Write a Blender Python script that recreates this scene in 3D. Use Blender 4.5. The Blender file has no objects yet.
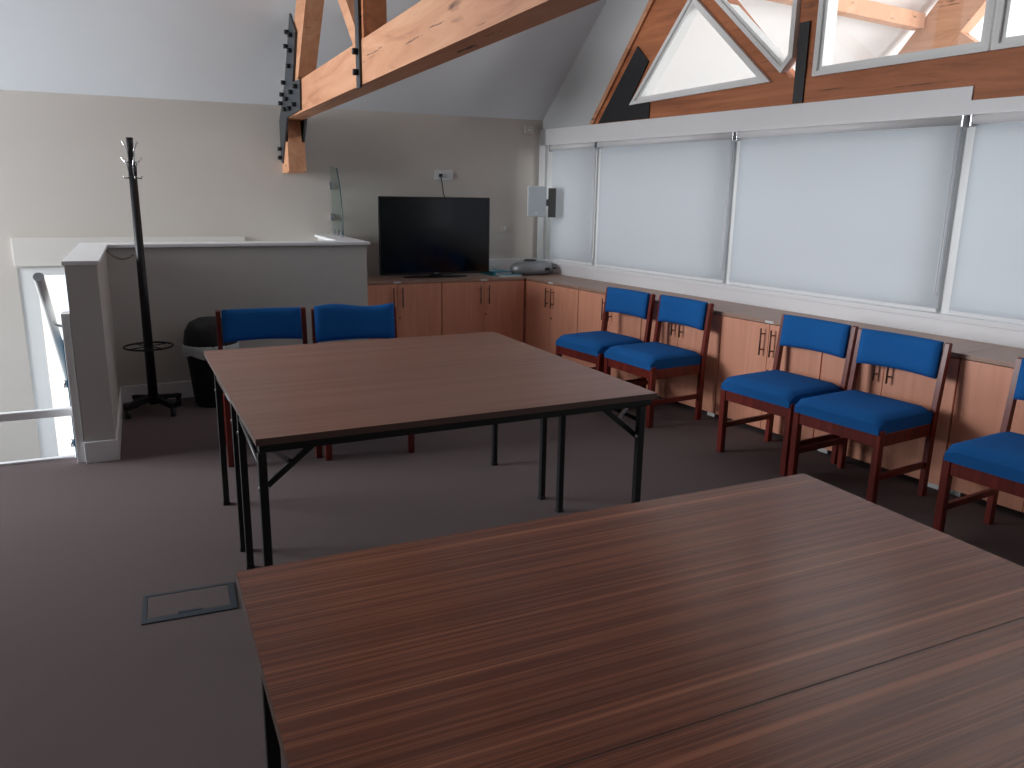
import bpy, bmesh, math, random
from mathutils import Vector, Matrix
random.seed(7)
C = bpy.context.scene
COL = C.collection
R = math.radians

# ------------------------------------------------------------------ camera
F_PX, PITCH, ROLL, YAW, CAM_H = 792.0, R(13.52), R(0.97), R(24.97), 1.487
fw = Vector((0, math.cos(PITCH), -math.sin(PITCH)))
rt = Vector((1, 0, 0)); up = rt.cross(fw)
rt2 = rt*math.cos(ROLL) + up*math.sin(ROLL); up2 = rt2.cross(fw)
rotz = Matrix.Rotation(-YAW, 3, 'Z')
rt2, up2, fw = rotz @ rt2, rotz @ up2, rotz @ fw
cam_d = bpy.data.cameras.new('camera'); cam = bpy.data.objects.new('camera', cam_d); COL.objects.link(cam)
cam_d.sensor_width = 36.0; cam_d.sensor_fit = 'HORIZONTAL'; cam_d.lens = F_PX/1024*36.0
cam_d.clip_start = 0.02; cam_d.clip_end = 200
m = Matrix((( rt2.x, up2.x, -fw.x, 0), (rt2.y, up2.y, -fw.y, 0), (rt2.z, up2.z, -fw.z, CAM_H), (0, 0, 0, 1)))
cam.matrix_world = m
C.camera = cam

# ------------------------------------------------------------------ world, lights, exposure
w = bpy.data.worlds.new('world'); C.world = w; w.use_nodes = True
bg = w.node_tree.nodes['Background']; bg.inputs[0].default_value = (0.80, 0.90, 1.0, 1); bg.inputs[1].default_value = 1.0
C.view_settings.view_transform = 'Standard'; C.view_settings.look = 'None'
C.view_settings.exposure = 0.0; C.view_settings.gamma = 1.0; C.view_settings.use_curve_mapping = False

def area(name, loc, target, sx, sy, power, color):
    l = bpy.data.lights.new(name, 'AREA'); l.shape = 'RECTANGLE'; l.size = sx; l.size_y = sy
    l.energy = power; l.color = color
    o = bpy.data.objects.new(name, l); COL.objects.link(o); o.location = loc
    d = Vector(target) - Vector(loc); o.rotation_euler = d.to_track_quat('-Z', 'Y').to_euler()
    return o
# daylight entering by the big window in the left gable wall; an unseen panel added to brighten the hall
area('daylight_left_window', (-5.4, 6.2, 2.2), (0, 5.0, 1.2), 3.2, 2.6, 570, (0.94, 0.965, 1.0))
area('hall_fill_light', (8.8, 0.8, 2.2), (5.6, 6.2, 3.0), 4.0, 2.5, 420, (1.0, 0.98, 0.96))

# ------------------------------------------------------------------ materials
MAT = {}
def newmat(name):
    mt = bpy.data.materials.new(name); mt.use_nodes = True
    MAT[name] = mt
    return mt, mt.node_tree.nodes, mt.node_tree.links, mt.node_tree.nodes['Principled BSDF']
def plain(name, col, rough=0.6, metal=0.0, noise=0.0, scale=30, bump=0.0, spec=None):
    mt, n, l, b = newmat(name)
    b.inputs['Base Color'].default_value = (*col, 1); b.inputs['Roughness'].default_value = rough
    b.inputs['Metallic'].default_value = metal
    if spec is not None: b.inputs['Specular IOR Level'].default_value = spec
    tc = n.new('ShaderNodeTexCoord'); nz = n.new('ShaderNodeTexNoise'); nz.inputs['Scale'].default_value = scale
    nz.inputs['Detail'].default_value = 4
    l.new(tc.outputs['Object'], nz.inputs['Vector'])
    mx = n.new('ShaderNodeMixRGB'); mx.inputs[1].default_value = (*[c*(1-noise) for c in col], 1)
    mx.inputs[2].default_value = (*[min(1, c*(1+noise)) for c in col], 1)
    l.new(nz.outputs['Fac'], mx.inputs[0]); l.new(mx.outputs[0], b.inputs['Base Color'])
    if bump:
        bp = n.new('ShaderNodeBump'); bp.inputs['Strength'].default_value = bump; bp.inputs['Distance'].default_value = 0.01
        l.new(nz.outputs['Fac'], bp.inputs['Height']); l.new(bp.outputs[0], b.inputs['Normal'])
    return mt
def wood(name, stops, stretch, rough=0.4, scale=1.0, bump=0.05, dist=0.6, knots=False, spec=0.5, detail=6, cracks=False):
    """grain: noise stretched by `stretch` (small number along the grain)"""
    mt, n, l, b = newmat(name)
    tc = n.new('ShaderNodeTexCoord'); mp = n.new('ShaderNodeMapping'); mp.inputs['Scale'].default_value = stretch
    l.new(tc.outputs['Object'], mp.inputs['Vector'])
    nz = n.new('ShaderNodeTexNoise'); nz.inputs['Scale'].default_value = scale; nz.inputs['Detail'].default_value = detail
    nz.inputs['Roughness'].default_value = 0.65; nz.inputs['Distortion'].default_value = dist
    l.new(mp.outputs[0], nz.inputs['Vector'])
    cr = n.new('ShaderNodeValToRGB'); e = cr.color_ramp.elements
    e[0].position = stops[0][0]; e[0].color = (*stops[0][1], 1)
    e[1].position = stops[-1][0]; e[1].color = (*stops[-1][1], 1)
    for p, c in stops[1:-1]:
        x = e.new(p); x.color = (*c, 1)
    l.new(nz.outputs['Fac'], cr.inputs[0])
    out = cr.outputs[0]
    if knots:
        v = n.new('ShaderNodeTexNoise'); v.inputs['Scale'].default_value = 2.6; v.inputs['Detail'].default_value = 3
        mp2 = n.new('ShaderNodeMapping'); mp2.inputs['Scale'].default_value = knots
        l.new(tc.outputs['Object'], mp2.inputs['Vector']); l.new(mp2.outputs[0], v.inputs['Vector'])
        r2 = n.new('ShaderNodeValToRGB'); r2.color_ramp.elements[0].position = 0.70; r2.color_ramp.elements[1].position = 0.76
        r2.color_ramp.elements[0].color = (0, 0, 0, 1); r2.color_ramp.elements[1].color = (1, 1, 1, 1)
        l.new(v.outputs['Fac'], r2.inputs[0])
        mx = n.new('ShaderNodeMixRGB'); mx.inputs[2].default_value = (0.16, 0.06, 0.03, 1)
        l.new(r2.outputs[0], mx.inputs[0]); l.new(out, mx.inputs[1]); out = mx.outputs[0]
    if cracks:
        v = n.new('ShaderNodeTexNoise'); v.inputs['Scale'].default_value = 1.0; v.inputs['Detail'].default_value = 5
        v.inputs['Roughness'].default_value = 0.6
        mp3 = n.new('ShaderNodeMapping'); mp3.inputs['Scale'].default_value = cracks
        l.new(tc.outputs['Object'], mp3.inputs['Vector']); l.new(mp3.outputs[0], v.inputs['Vector'])
        r3 = n.new('ShaderNodeValToRGB'); r3.color_ramp.elements[0].position = 0.655; r3.color_ramp.elements[1].position = 0.675
        r3.color_ramp.elements[0].color = (0, 0, 0, 1); r3.color_ramp.elements[1].color = (0.9, 0.9, 0.9, 1)
        l.new(v.outputs['Fac'], r3.inputs[0])
        mx = n.new('ShaderNodeMixRGB'); mx.inputs[2].default_value = (0.10, 0.04, 0.02, 1)
        l.new(r3.outputs[0], mx.inputs[0]); l.new(out, mx.inputs[1]); out = mx.outputs[0]
    l.new(out, b.inputs['Base Color'])
    b.inputs['Roughness'].default_value = rough; b.inputs['Specular IOR Level'].default_value = spec
    if bump:
        bp = n.new('ShaderNodeBump'); bp.inputs['Strength'].default_value = bump; bp.inputs['Distance'].default_value = 0.003
        l.new(nz.outputs['Fac'], bp.inputs['Height']); l.new(bp.outputs[0], b.inputs['Normal'])
    return mt

plain('paint_cream', (0.64, 0.595, 0.55), 0.75, noise=0.02, scale=8)
plain('paint_partition', (0.60, 0.58, 0.55), 0.75, noise=0.02, scale=8)
plain('paint_ceiling', (0.86, 0.89, 0.92), 0.8, noise=0.02, scale=6)
plain('paint_low_bounce', (0.36, 0.35, 0.34), 0.8, noise=0.03, scale=6)  # for unseen surfaces, made dark so less light bounces back
plain('paint_ceiling_dimmed', (0.60, 0.62, 0.63), 0.8, noise=0.02, scale=6)  # ceiling paint with the gable's dim light put into its colour
plain('paint_white', (0.90, 0.905, 0.92), 0.4, noise=0.01, scale=12)
plain('frame_white', (0.90, 0.91, 0.90), 0.45, noise=0.01, scale=12)
plain('paint_trim_cream', (0.74, 0.71, 0.67), 0.6, noise=0.01, scale=8)
plain('paint_hall', (0.88, 0.87, 0.86), 0.8, noise=0.01, scale=5)
plain('carpet_brown', (0.146, 0.114, 0.114), 0.95, noise=0.30, scale=420, bump=0.25, spec=0.15)
plain('frame_black', (0.006, 0.006, 0.008), 0.45, noise=0.1, scale=40)
plain('steel_dark', (0.055, 0.062, 0.070), 0.42, metal=0.4, noise=0.12, scale=20)
plain('steel_black', (0.012, 0.013, 0.016), 0.5, noise=0.15, scale=20)
plain('bolt_black', (0.008, 0.008, 0.010), 0.45, noise=0.1, scale=50)
plain('chrome', (0.62, 0.64, 0.66), 0.22, metal=0.95, noise=0.03, scale=30)
plain('handle_bronze', (0.16, 0.085, 0.065), 0.35, metal=0.6, noise=0.05, scale=30)
plain('fabric_blue', (0.016, 0.135, 0.42), 0.9, noise=0.16, scale=420, bump=0.35, spec=0.15)
plain('plastic_black', (0.010, 0.011, 0.013), 0.35, noise=0.1, scale=30)
plain('plastic_bin', (0.006, 0.007, 0.009), 0.6, noise=0.1, scale=30)
plain('screen_black', (0.002, 0.004, 0.007), 0.10, noise=0.05, scale=5, spec=0.32)
plain('plastic_white', (0.75, 0.76, 0.76), 0.45, noise=0.01, scale=30)
plain('plastic_grey', (0.22, 0.225, 0.22), 0.6, noise=0.04, scale=30)
plain('speaker_grey', (0.50, 0.55, 0.60), 0.55, noise=0.05, scale=300, bump=0.2)
plain('silver', (0.34, 0.35, 0.37), 0.38, metal=0.5, noise=0.05, scale=30)
plain('silver_dark', (0.07, 0.072, 0.08), 0.4, metal=0.3, noise=0.05, scale=30)
plain('turquoise', (0.02, 0.30, 0.42), 0.4, noise=0.05, scale=30)
plain('paper_white', (0.72, 0.74, 0.74), 0.8, noise=0.03, scale=60)
plain('brass_old', (0.20, 0.15, 0.08), 0.4, metal=0.7, noise=0.2, scale=60)
plain('bag_white', (0.55, 0.60, 0.60), 0.45, noise=0.08, scale=25, bump=0.4)
plain('floorbox_blue', (0.028, 0.040, 0.052), 0.5, noise=0.1, scale=40)
plain('edge_brown', (0.10, 0.055, 0.042), 0.5, noise=0.1, scale=60)
wood('table_laminate', [(0.32, (0.087, 0.025, 0.014)), (0.42, (0.197, 0.062, 0.034)), (0.47, (0.110, 0.037, 0.025)), (0.52, (0.306, 0.104, 0.055)),
     (0.57, (0.146, 0.051, 0.034)), (0.63, (0.364, 0.131, 0.071)), (0.70, (0.393, 0.156, 0.087))], (0.35, 88, 88), rough=0.25, bump=0.05, dist=0.12, detail=10, spec=0.30)
wood('table_laminate_sheen', [(0.30, (0.206, 0.090, 0.063)), (0.5, (0.269, 0.125, 0.089)), (0.72, (0.319, 0.157, 0.112))],
     (0.6, 22, 22), rough=0.33, bump=0.02, dist=0.2, spec=0.35)  # same laminate as the near tables, lightened to paint in glancing sheen
wood('beech', [(0.30, (0.750, 0.325, 0.205)), (0.5, (0.825, 0.370, 0.238)), (0.72, (0.887, 0.414, 0.275))], (22, 22, 1.1), rough=0.42, bump=0.02)
wood('beech_top', [(0.30, (0.36, 0.22, 0.165)), (0.5, (0.41, 0.255, 0.195)), (0.72, (0.45, 0.285, 0.22))], (16, 1.0, 16), rough=0.40, bump=0.02)
wood('mahogany', [(0.30, (0.100, 0.011, 0.008)), (0.5, (0.175, 0.020, 0.013)), (0.72, (0.263, 0.033, 0.021))], (18, 18, 2.0), rough=0.33, bump=0.03)
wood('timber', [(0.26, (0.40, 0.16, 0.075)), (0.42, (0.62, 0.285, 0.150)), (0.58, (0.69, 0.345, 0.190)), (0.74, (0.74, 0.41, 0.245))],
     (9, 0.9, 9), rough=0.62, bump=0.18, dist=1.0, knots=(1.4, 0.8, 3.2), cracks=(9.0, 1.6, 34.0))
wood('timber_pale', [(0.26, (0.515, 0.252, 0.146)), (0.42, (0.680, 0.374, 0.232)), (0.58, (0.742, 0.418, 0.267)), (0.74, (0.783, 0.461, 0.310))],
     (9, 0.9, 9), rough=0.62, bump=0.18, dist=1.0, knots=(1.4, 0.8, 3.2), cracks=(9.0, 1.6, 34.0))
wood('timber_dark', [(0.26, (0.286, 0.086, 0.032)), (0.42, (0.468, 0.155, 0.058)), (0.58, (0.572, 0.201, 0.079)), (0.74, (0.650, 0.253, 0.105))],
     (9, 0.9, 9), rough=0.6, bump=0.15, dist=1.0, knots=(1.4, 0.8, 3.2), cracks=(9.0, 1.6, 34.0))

def glass(name, tint, rough=0.02, fac=0.06):
    mt, n, l, b = newmat(name); n.remove(b)
    tr = n.new('ShaderNodeBsdfTransparent'); tr.inputs[0].default_value = (*tint, 1)
    gl = n.new('ShaderNodeBsdfGlossy'); gl.inputs['Roughness'].default_value = rough
    mx = n.new('ShaderNodeMixShader'); 
    mx.inputs[0].default_value = fac
    l.new(tr.outputs[0], mx.inputs[1]); l.new(gl.outputs[0], mx.inputs[2])
    l.new(mx.outputs[0], n['Material Output'].inputs[0])
glass('glass_clear', (0.97, 0.98, 0.98))
glass('glass_greenish', (0.90, 0.95, 0.94), 0.02, 0.05)
plain('glass_edge', (0.02, 0.07, 0.08), 0.2, noise=0.05)
plain('glass_edge_blue', (0.03, 0.10, 0.16), 0.2, noise=0.2, scale=9)
# roller blind cloth: light passes through it
mt, n, l, b = newmat('blind_cloth')
b.inputs['Base Color'].default_value = (0.60, 0.63, 0.67, 1); b.inputs['Roughness'].default_value = 0.85
b.inputs['Specular IOR Level'].default_value = 0.1
tl = n.new('ShaderNodeBsdfTranslucent'); tl.inputs[0].default_value = (0.62, 0.68, 0.74, 1)
mx = n.new('ShaderNodeMixShader'); mx.inputs[0].default_value = 0.27
wv = n.new('ShaderNodeTexNoise'); wv.inputs['Scale'].default_value = 500
bp = n.new('ShaderNodeBump'); bp.inputs['Strength'].default_value = 0.15; bp.inputs['Distance'].default_value = 0.002
tc = n.new('ShaderNodeTexCoord'); l.new(tc.outputs['Object'], wv.inputs['Vector'])
l.new(wv.outputs['Fac'], bp.inputs['Height']); l.new(bp.outputs[0], b.inputs['Normal'])
l.new(b.outputs[0], mx.inputs[1]); l.new(tl.outputs[0], mx.inputs[2]); l.new(mx.outputs[0], n['Material Output'].inputs[0])
# daylight seen through the obscured stair window
mt, n, l, b = newmat('stair_window_glass')
b.inputs['Base Color'].default_value = (0.8, 0.85, 0.9, 1)
tc = n.new('ShaderNodeTexCoord'); sx = n.new('ShaderNodeSeparateXYZ'); l.new(tc.outputs['Object'], sx.inputs[0])
cr = n.new('ShaderNodeValToRGB'); cr.color_ramp.elements[0].color = (1.0, 0.84, 0.72, 1); cr.color_ramp.elements[1].color = (0.72, 0.88, 1.0, 1)
cr.color_ramp.elements[0].position = 0.06; cr.color_ramp.elements[1].position = 0.16
l.new(sx.outputs['X'], cr.inputs[0]); l.new(cr.outputs[0], b.inputs['Emission Color']); b.inputs['Emission Strength'].default_value = 0.95

# ------------------------------------------------------------------ mesh helpers
class MB:
    def __init__(s): s.bm = bmesh.new()
    def box(s, x0, x1, y0, y1, z0, z1, bev=0.0, M=None):
        g = bmesh.ops.create_cube(s.bm, size=1.0)['verts']
        for v in g: v.co = Vector(((x0+x1)/2 + v.co.x*(x1-x0), (y0+y1)/2 + v.co.y*(y1-y0), (z0+z1)/2 + v.co.z*(z1-z0)))
        if M is not None:
            for v in g: v.co = M @ v.co
        if bev > 0:
            es = list({e for v in g for e in v.link_edges})
            bmesh.ops.bevel(s.bm, geom=es, offset=bev, segments=2, affect='EDGES', profile=0.6)
        return s
    def beam(s, a, b, w, h, roll=0.0, bev=0.0):
        """square section bar from a to b, w sideways, h upwards"""
        a, b = Vector(a), Vector(b); d = b-a; L = d.length
        q = d.to_track_quat('Y', 'Z').to_matrix().to_4x4()
        M = Matrix.Translation(a) @ q @ Matrix.Rotation(roll, 4, 'Y')
        return s.box(-w/2, w/2, 0, L, -h/2, h/2, bev, M)
    def tube(s, pts, r, seg=10, cap=True):
        pts = [Vector(p) for p in pts]; rr = r if isinstance(r, (list, tuple)) else [r]*len(pts)
        rings = []
        n = None
        for i, p in enumerate(pts):
            t = (pts[min(i+1, len(pts)-1)] - pts[max(i-1, 0)]).normalized()
            if n is None:
                n = t.orthogonal().normalized()
            else:
                n = (n - t*n.dot(t)).normalized()
            bq = t.cross(n)
            rings.append([s.bm.verts.new(p + (n*math.cos(2*math.pi*k/seg) + bq*math.sin(2*math.pi*k/seg))*rr[i]) for k in range(seg)])
        for i in range(len(rings)-1):
            for k in range(seg):
                f = s.bm.faces.new((rings[i][k], rings[i][(k+1) % seg], rings[i+1][(k+1) % seg], rings[i+1][k])); f.smooth = True
        if cap:
            s.bm.faces.new(list(reversed(rings[0]))); s.bm.faces.new(rings[-1])
        return s
    def lathe(s, prof, c=(0, 0, 0), seg=32, sx=1.0, sy=1.0):
        rings = []
        for r, zz in prof:
            rings.append([s.bm.verts.new((c[0]+sx*r*math.cos(2*math.pi*k/seg), c[1]+sy*r*math.sin(2*math.pi*k/seg), c[2]+zz)) for k in range(seg)])
        for i in range(len(rings)-1):
            for k in range(seg):
                f = s.bm.faces.new((rings[i][k], rings[i][(k+1) % seg], rings[i+1][(k+1) % seg], rings[i+1][k])); f.smooth = True
        s.bm.faces.new(list(reversed(rings[0]))); s.bm.faces.new(rings[-1])
        return s
    def prism(s, poly, fn, t0, t1):
        """poly: 2D points; fn(u, v, t) -> 3D; extruded from t0 to t1"""
        a = [s.bm.verts.new(fn(u, v, t0)) for u, v in poly]; b = [s.bm.verts.new(fn(u, v, t1)) for u, v in poly]
        k = len(poly)
        s.bm.faces.new(a); s.bm.faces.new(list(reversed(b)))
        for i in range(k): s.bm.faces.new((a[i], b[i], b[(i+1) % k], a[(i+1) % k]))
        bmesh.ops.recalc_face_normals(s.bm, faces=s.bm.faces)
        return s
    def build(s, name, mat, parent=None):
        bmesh.ops.recalc_face_normals(s.bm, faces=s.bm.faces)
        me = bpy.data.meshes.new(name); s.bm.to_mesh(me); s.bm.free()
        me.materials.append(MAT[mat]); o = bpy.data.objects.new(name, me); COL.objects.link(o)
        if parent: o.parent = parent
        return o

def thing(name, label, cat, loc=(0, 0, 0), rz=0.0, group=None):
    o = bpy.data.objects.new(name, None); COL.objects.link(o); o.empty_display_size = 0.1
    o.location = loc; o.rotation_euler = (0, 0, rz); o['label'] = label; o['category'] = cat
    if group: o['group'] = group
    return o
def tag(o, label, cat, group=None, kind=None):
    o['label'] = label; o['category'] = cat
    if group: o['group'] = group
    if kind: o['kind'] = kind
    return o
def struct(o, label=None, cat=None):
    o['kind'] = 'structure'
    if label: o['label'] = label
    if cat: o['category'] = cat
    return o
def dup(root, loc, rz, label, group=None):
    r = root.copy(); COL.objects.link(r); r.location = loc; r.rotation_euler = (0, 0, rz); r['label'] = label
    if group: r['group'] = group
    for ch in list(root.children):
        c = ch.copy(); COL.objects.link(c); c.parent = r
        for g in list(ch.children):
            d = g.copy(); COL.objects.link(d); d.parent = c
    return r

WY = R(7.39)     # window wall turned off the tables' axis: local x = distance, local y = along the wall
FY = R(-1.33)    # far wall
def window_frame(o): o.rotation_euler = (0, 0, WY); return o
def far_frame(o): o.rotation_euler = (0, 0, FY); return o
D0 = 4.45        # inner face of the window wall
N0 = 7.20        # inner face of the far wall
CX = -0.18       # little helper values

# ------------------------------------------------------------------ setting
# floor: solid carpeted deck with the stair opening beyond y = 4.87 left of the partition end
fl = MB()
fl.box(-3.6, 5.6, -3.2, 4.87, -0.25, 0.0)
fl.box(-0.376, 5.6, 4.87, 6.10, -0.25, 0.0)
fl.box(1.42, 5.6, 6.10, 7.6, -0.25, 0.0)
struct(fl.build('floor', 'carpet_brown'), 'dark brown carpet floor', 'floor')
lo = MB().box(-3.7, 1.5, 4.8, 7.5, -2.75, -2.65)
struct(lo.build('floor_stairwell', 'paint_hall'), 'pale lower floor of the stairwell', 'floor')
tr = MB().box(-3.6, -0.44, 4.862, 4.90, -0.26, 0.012, 0.003)
struct(tr.build('trim_1', 'paint_white'), 'white nosing along the edge of the stair opening', 'trim')

# far wall with a tall obscured stair window at the left
fwm = MB()
fwm.box(-4.2, -1.06, N0, N0+0.2, -2.7, 2.172)
fwm.box(-1.06, -0.30, N0, N0+0.2, 0.86, 2.172)
fwm.box(-1.06, -0.30, N0, N0+0.2, -2.7, -1.9)
fwm.box(-0.30, 5.2, N0, N0+0.2, -2.7, 2.172)
struct(far_frame(fwm.build('wall_far', 'paint_cream')), 'cream painted far wall', 'wall')
wf = MB()
wf.box(-1.06, -0.935, N0+0.01, N0+0.12, -1.9, 0.86); wf.box(-0.33, -0.30, N0+0.01, N0+0.12, -1.9, 0.86)
wf.box(-0.935, -0.33, N0+0.01, N0+0.12, 0.80, 0.86); wf.box(-0.935, -0.33, N0+0.05, N0+0.12, -1.9, -1.87)
o = far_frame(wf.build('window_4', 'frame_white')); struct(o, 'narrow bright stair window in the far wall', 'window')
g = MB().box(0, 0.605, -0.005, 0.005, 0, 2.67).build('window_glass', 'stair_window_glass', o); g.location = (-0.935, N0+0.05, -1.87)
# white boxed ledge along the stair side of the far wall
bx = MB().box(-1.07, 0.64, N0-0.03, N0, 0.875, 1.095, 0.004)
struct(far_frame(bx.build('trim_2', 'paint_trim_cream')), 'pale boxed ledge on the far wall over the stairs', 'trim')
us = MB().box(1.9, 3.44, N0-0.025, N0, 0.745, 0.865, 0.003)
struct(far_frame(us.build('trim_3', 'paint_white')), 'white upstand on the far wall behind the corner cupboard', 'trim')

# sloping ceilings (two roof slopes meeting at a ridge)
def slope_fn(x0, x1):
    bm = MB()
    pts = [(N0, 2.172), (3.0, 6.372), (3.0, 6.50), (N0+0.13, 2.24)]
    bm.prism(pts, lambda u, v, t: Vector((t, u, v)), x0, x1)
    return bm
struct(far_frame(slope_fn(-3.8, 4.38).build('ceiling', 'paint_ceiling')), 'sloping white ceiling', 'ceiling')
c2 = MB(); c2.prism([(-3.2, 1.2), (3.0, 6.372), (3.0, 6.50), (-3.3, 1.25)], lambda u, v, t: Vector((t, u, v)), -3.8, 4.9)
struct(far_frame(c2.build('ceiling_near', 'paint_low_bounce')), 'sloping ceiling behind the viewer, greyed to cut bounce light', 'ceiling')
c3 = MB(); c3.prism([(N0, 2.172), (3.0, 6.372), (3.0, 6.50), (N0+0.13, 2.24)], lambda u, v, t: Vector((t, u, v)), 4.42, 13.0)
struct(far_frame(c3.build('ceiling_hall', 'paint_hall')), 'white sloping ceiling of the hall beyond the glazing', 'ceiling')

# left gable wall with the large window
lw = MB()
lw.box(-3.8, -3.6, -3.3, 4.35, -2.7, 3.2); lw.box(-3.8, -3.6, 4.35, 7.05, -2.7, 0.55); lw.box(-3.8, -3.6, 4.35, 7.05, 3.10, 3.2)
lw.box(-3.8, -3.6, 7.05, 7.5, -2.7, 3.2)
lw.prism([(-3.3, 3.2), (7.5, 3.2), (3.0, 6.6)], lambda u, v, t: Vector((t, u, v)), -3.8, -3.6)
struct(lw.build('wall_left', 'paint_low_bounce'), 'gable wall at the left, darkened to reflect less light', 'wall')
fr = MB()
for a, b in ((4.35, 4.41), (5.23, 5.28), (6.12, 6.17), (6.99, 7.05)): fr.box(-3.72, -3.65, a, b, 0.55, 3.10)
fr.box(-3.72, -3.65, 4.35, 7.05, 0.55, 0.61); fr.box(-3.72, -3.65, 4.35, 7.05, 3.04, 3.10)
struct(fr.build('window_5', 'frame_white'), 'white framed window in the left gable', 'window')
bw = MB().box(-3.8, 5.4, -3.4, -3.2, -0.3, 1.6)
struct(bw.build('wall_back', 'paint_low_bounce'), 'low wall behind the viewer, greyed to weaken bounced light', 'wall')

# window wall (inner face at D0): panel below, fascia above, mullions between the blinds
ww = MB()
ww.box(D0, D0+0.16, -3.6, 6.80, 0.0, 0.83)
ww.box(D0-0.02, D0+0.16, -3.6, 6.80, 0.83, 0.862, 0.004)
ww.box(D0, D0+0.16, 6.50, 6.95, 0.862, 2.085)
ww.box(D0, D0+0.16, 2.485, 6.95, 1.938, 2.085)
ww.box(D0, D0+0.16, -3.6, 2.485, 1.938, 2.012)
ww.box(D0+0.02, D0+0.16, 2.0, 6.95, 2.0, 2.08)
struct(window_frame(ww.build('wall_window', 'paint_white')), 'white window wall with deep fascia above the blinds', 'wall')
BL = [(6.395, 5.700), (5.665, 4.125), (4.090, 2.500), (2.455, 0.86), (0.82, -0.8)]
wm = MB()
for a in (6.47, 5.682, 4.107, 2.477, 0.84, -0.82): wm.box(D0+0.030, D0+0.15, a-0.055, a+0.055, 0.862, 1.938)
wm.box(D0+0.085, D0+0.15, -0.82, 6.5, 0.862, 0.92); wm.box(D0+0.085, D0+0.15, -0.82, 6.5, 1.87, 1.938)
o = window_frame(wm.build('window_1', 'frame_white')); struct(o, 'long white window frame behind the roller blinds', 'window')
g = MB().box(D0+0.115, D0+0.121, -0.82, 6.5, 0.90, 1.90).build('window_glass', 'glass_clear', o)
# wall between rafter and ceiling in the window wall
gw = MB()
gw.prism([(6.95, 2.08), (5.72, 2.08), (5.05, 2.93), (3.36, 5.0), (3.0, 5.9), (6.95, 2.0)], lambda u, v, t: Vector((t, u, v)), D0+0.02, D0+0.10)
gw.bm.free(); gw = MB()
gw.prism([(6.95, 2.0), (5.70, 2.0), (5.02, 2.93), (3.2, 5.0), (2.6, 6.4), (2.8, 6.4)], lambda u, v, t: Vector((t, u, v)), D0+0.03, D0+0.10)
gw.prism([(-3.2, 2.0), (-0.6, 2.0), (1.9, 5.0), (2.6, 6.4), (2.2, 6.4)], lambda u, v, t: Vector((t, u, v)), D0+0.03, D0+0.10)
struct(window_frame(gw.build('wall_gable', 'paint_ceiling_dimmed')), 'gable infill beside the rafter, ceiling paint darkened for dim light', 'wall')

# partition (half height) with end pier and cap
pt = MB()
pt.box(-0.374, 1.575, 6.08, 6.28, 0, 1.085)
pt.box(-0.374, -0.222, 4.75, 6.08, 0, 1.085)
pt.box(1.42, 1.575, 6.28, 7.2, 0, 1.085)
struct(pt.build('wall_partition', 'paint_partition'), 'half height cream partition with end pier', 'wall')
cp = MB()
cp.box(-0.386, 1.60, 6.055, 6.30, 1.085, 1.107, 0.003)
cp.box(-0.386, -0.208, 4.735, 6.055, 1.085, 1.107, 0.003)
cp.box(1.395, 1.60, 6.30, 7.20, 1.085, 1.107, 0.003)
struct(cp.build('trim_4', 'paint_white'), 'white cap board on the partition', 'trim')
sk = MB()
sk.box(-0.222, 1.59, 6.065, 6.08, 0, 0.12, 0.003)
sk.box(-0.222, -0.208, 4.75, 6.07, 0, 0.12, 0.003)
sk.box(-0.376, -0.208, 4.735, 4.75, 0, 0.12, 0.003)
struct(sk.build('baseboard_partition', 'paint_white'), 'white skirting around the partition foot', 'baseboard')
jp = MB(); jp.box(-0.418, -0.378, 4.76, 4.86, 0.0, 0.83, 0.004)
tag(jp.build('newel_post', 'paint_white'), 'white newel post fixed to the left of the partition end pier', 'post')
# lower rail across the stair opening
tag(MB().box(-3.5, -0.42, 4.865, 4.905, 0.245, 0.29, 0.006).build('guard_rail', 'paint_white'), 'white horizontal rail low across the stair opening', 'rail')
# stair handrail with brackets
hr = thing('stair_handrail', 'white tube handrail dropping away down the stairs', 'handrail')
MB().tube([(-0.485, 4.66, 1.03), (-0.485, 4.90, 0.85), (-0.485, 5.30, 0.53), (-0.485, 6.6, -0.5)], 0.024, 16).build('rail', 'frame_white', hr)
MB().tube([(-0.485, 4.657, 1.032), (-0.485, 4.648, 1.039)], 0.0255, 16).build('end_cap', 'speaker_grey', hr)
MB().tube([(-0.485, 4.98, 0.78), (-0.46, 4.98, 0.74), (-0.40, 4.865, 0.74)], 0.008, 8).build('bracket', 'chrome', hr)
gp = thing('stair_glass_balustrade', 'glass balustrade seen edge-on beside the white newel post', 'balustrade')
MB().box(-0.438, -0.428, 4.93, 6.0, -0.2, 0.66).build('glass_sheet', 'glass_edge_blue', gp)
for yy, zz in ((5.0, 0.40), (5.0, 0.05)):
    MB().tube([(-0.462, yy, zz), (-0.439, yy, zz)], 0.022, 14).build('clamp_disc', 'chrome', gp)

# glass screen with curved edge on the partition cap
gs = thing('glass_screen', 'small clear glass screen with curved edge on the partition cap', 'glass screen')
prof = [(7.19, 1.125)]
for k in range(0, 13):
    t = k/12; prof.append((6.74 + 0.17*t**2.6, 1.125 + 0.545*t))
prof.append((7.19, 1.70))
MB().prism(prof, lambda u, v, t: Vector((t, u, v)), 1.546, 1.554).build('glass_pane', 'glass_greenish', gs)
MB().tube([(1.550, u-0.001, v) for u, v in prof[1:14]], 0.0045, 8).build('edge_trim', 'glass_edge', gs)
for yy in (6.78, 6.92, 7.06):
    MB().box(1.537, 1.563, yy-0.016, yy+0.016, 1.107, 1.155, 0.003).build('clamp', 'chrome', gs)
for zz in (1.26, 1.53):
    MB().box(1.537, 1.563, 7.14, 7.172, zz-0.03, zz+0.03, 0.003).build('clamp', 'chrome', gs)

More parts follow.
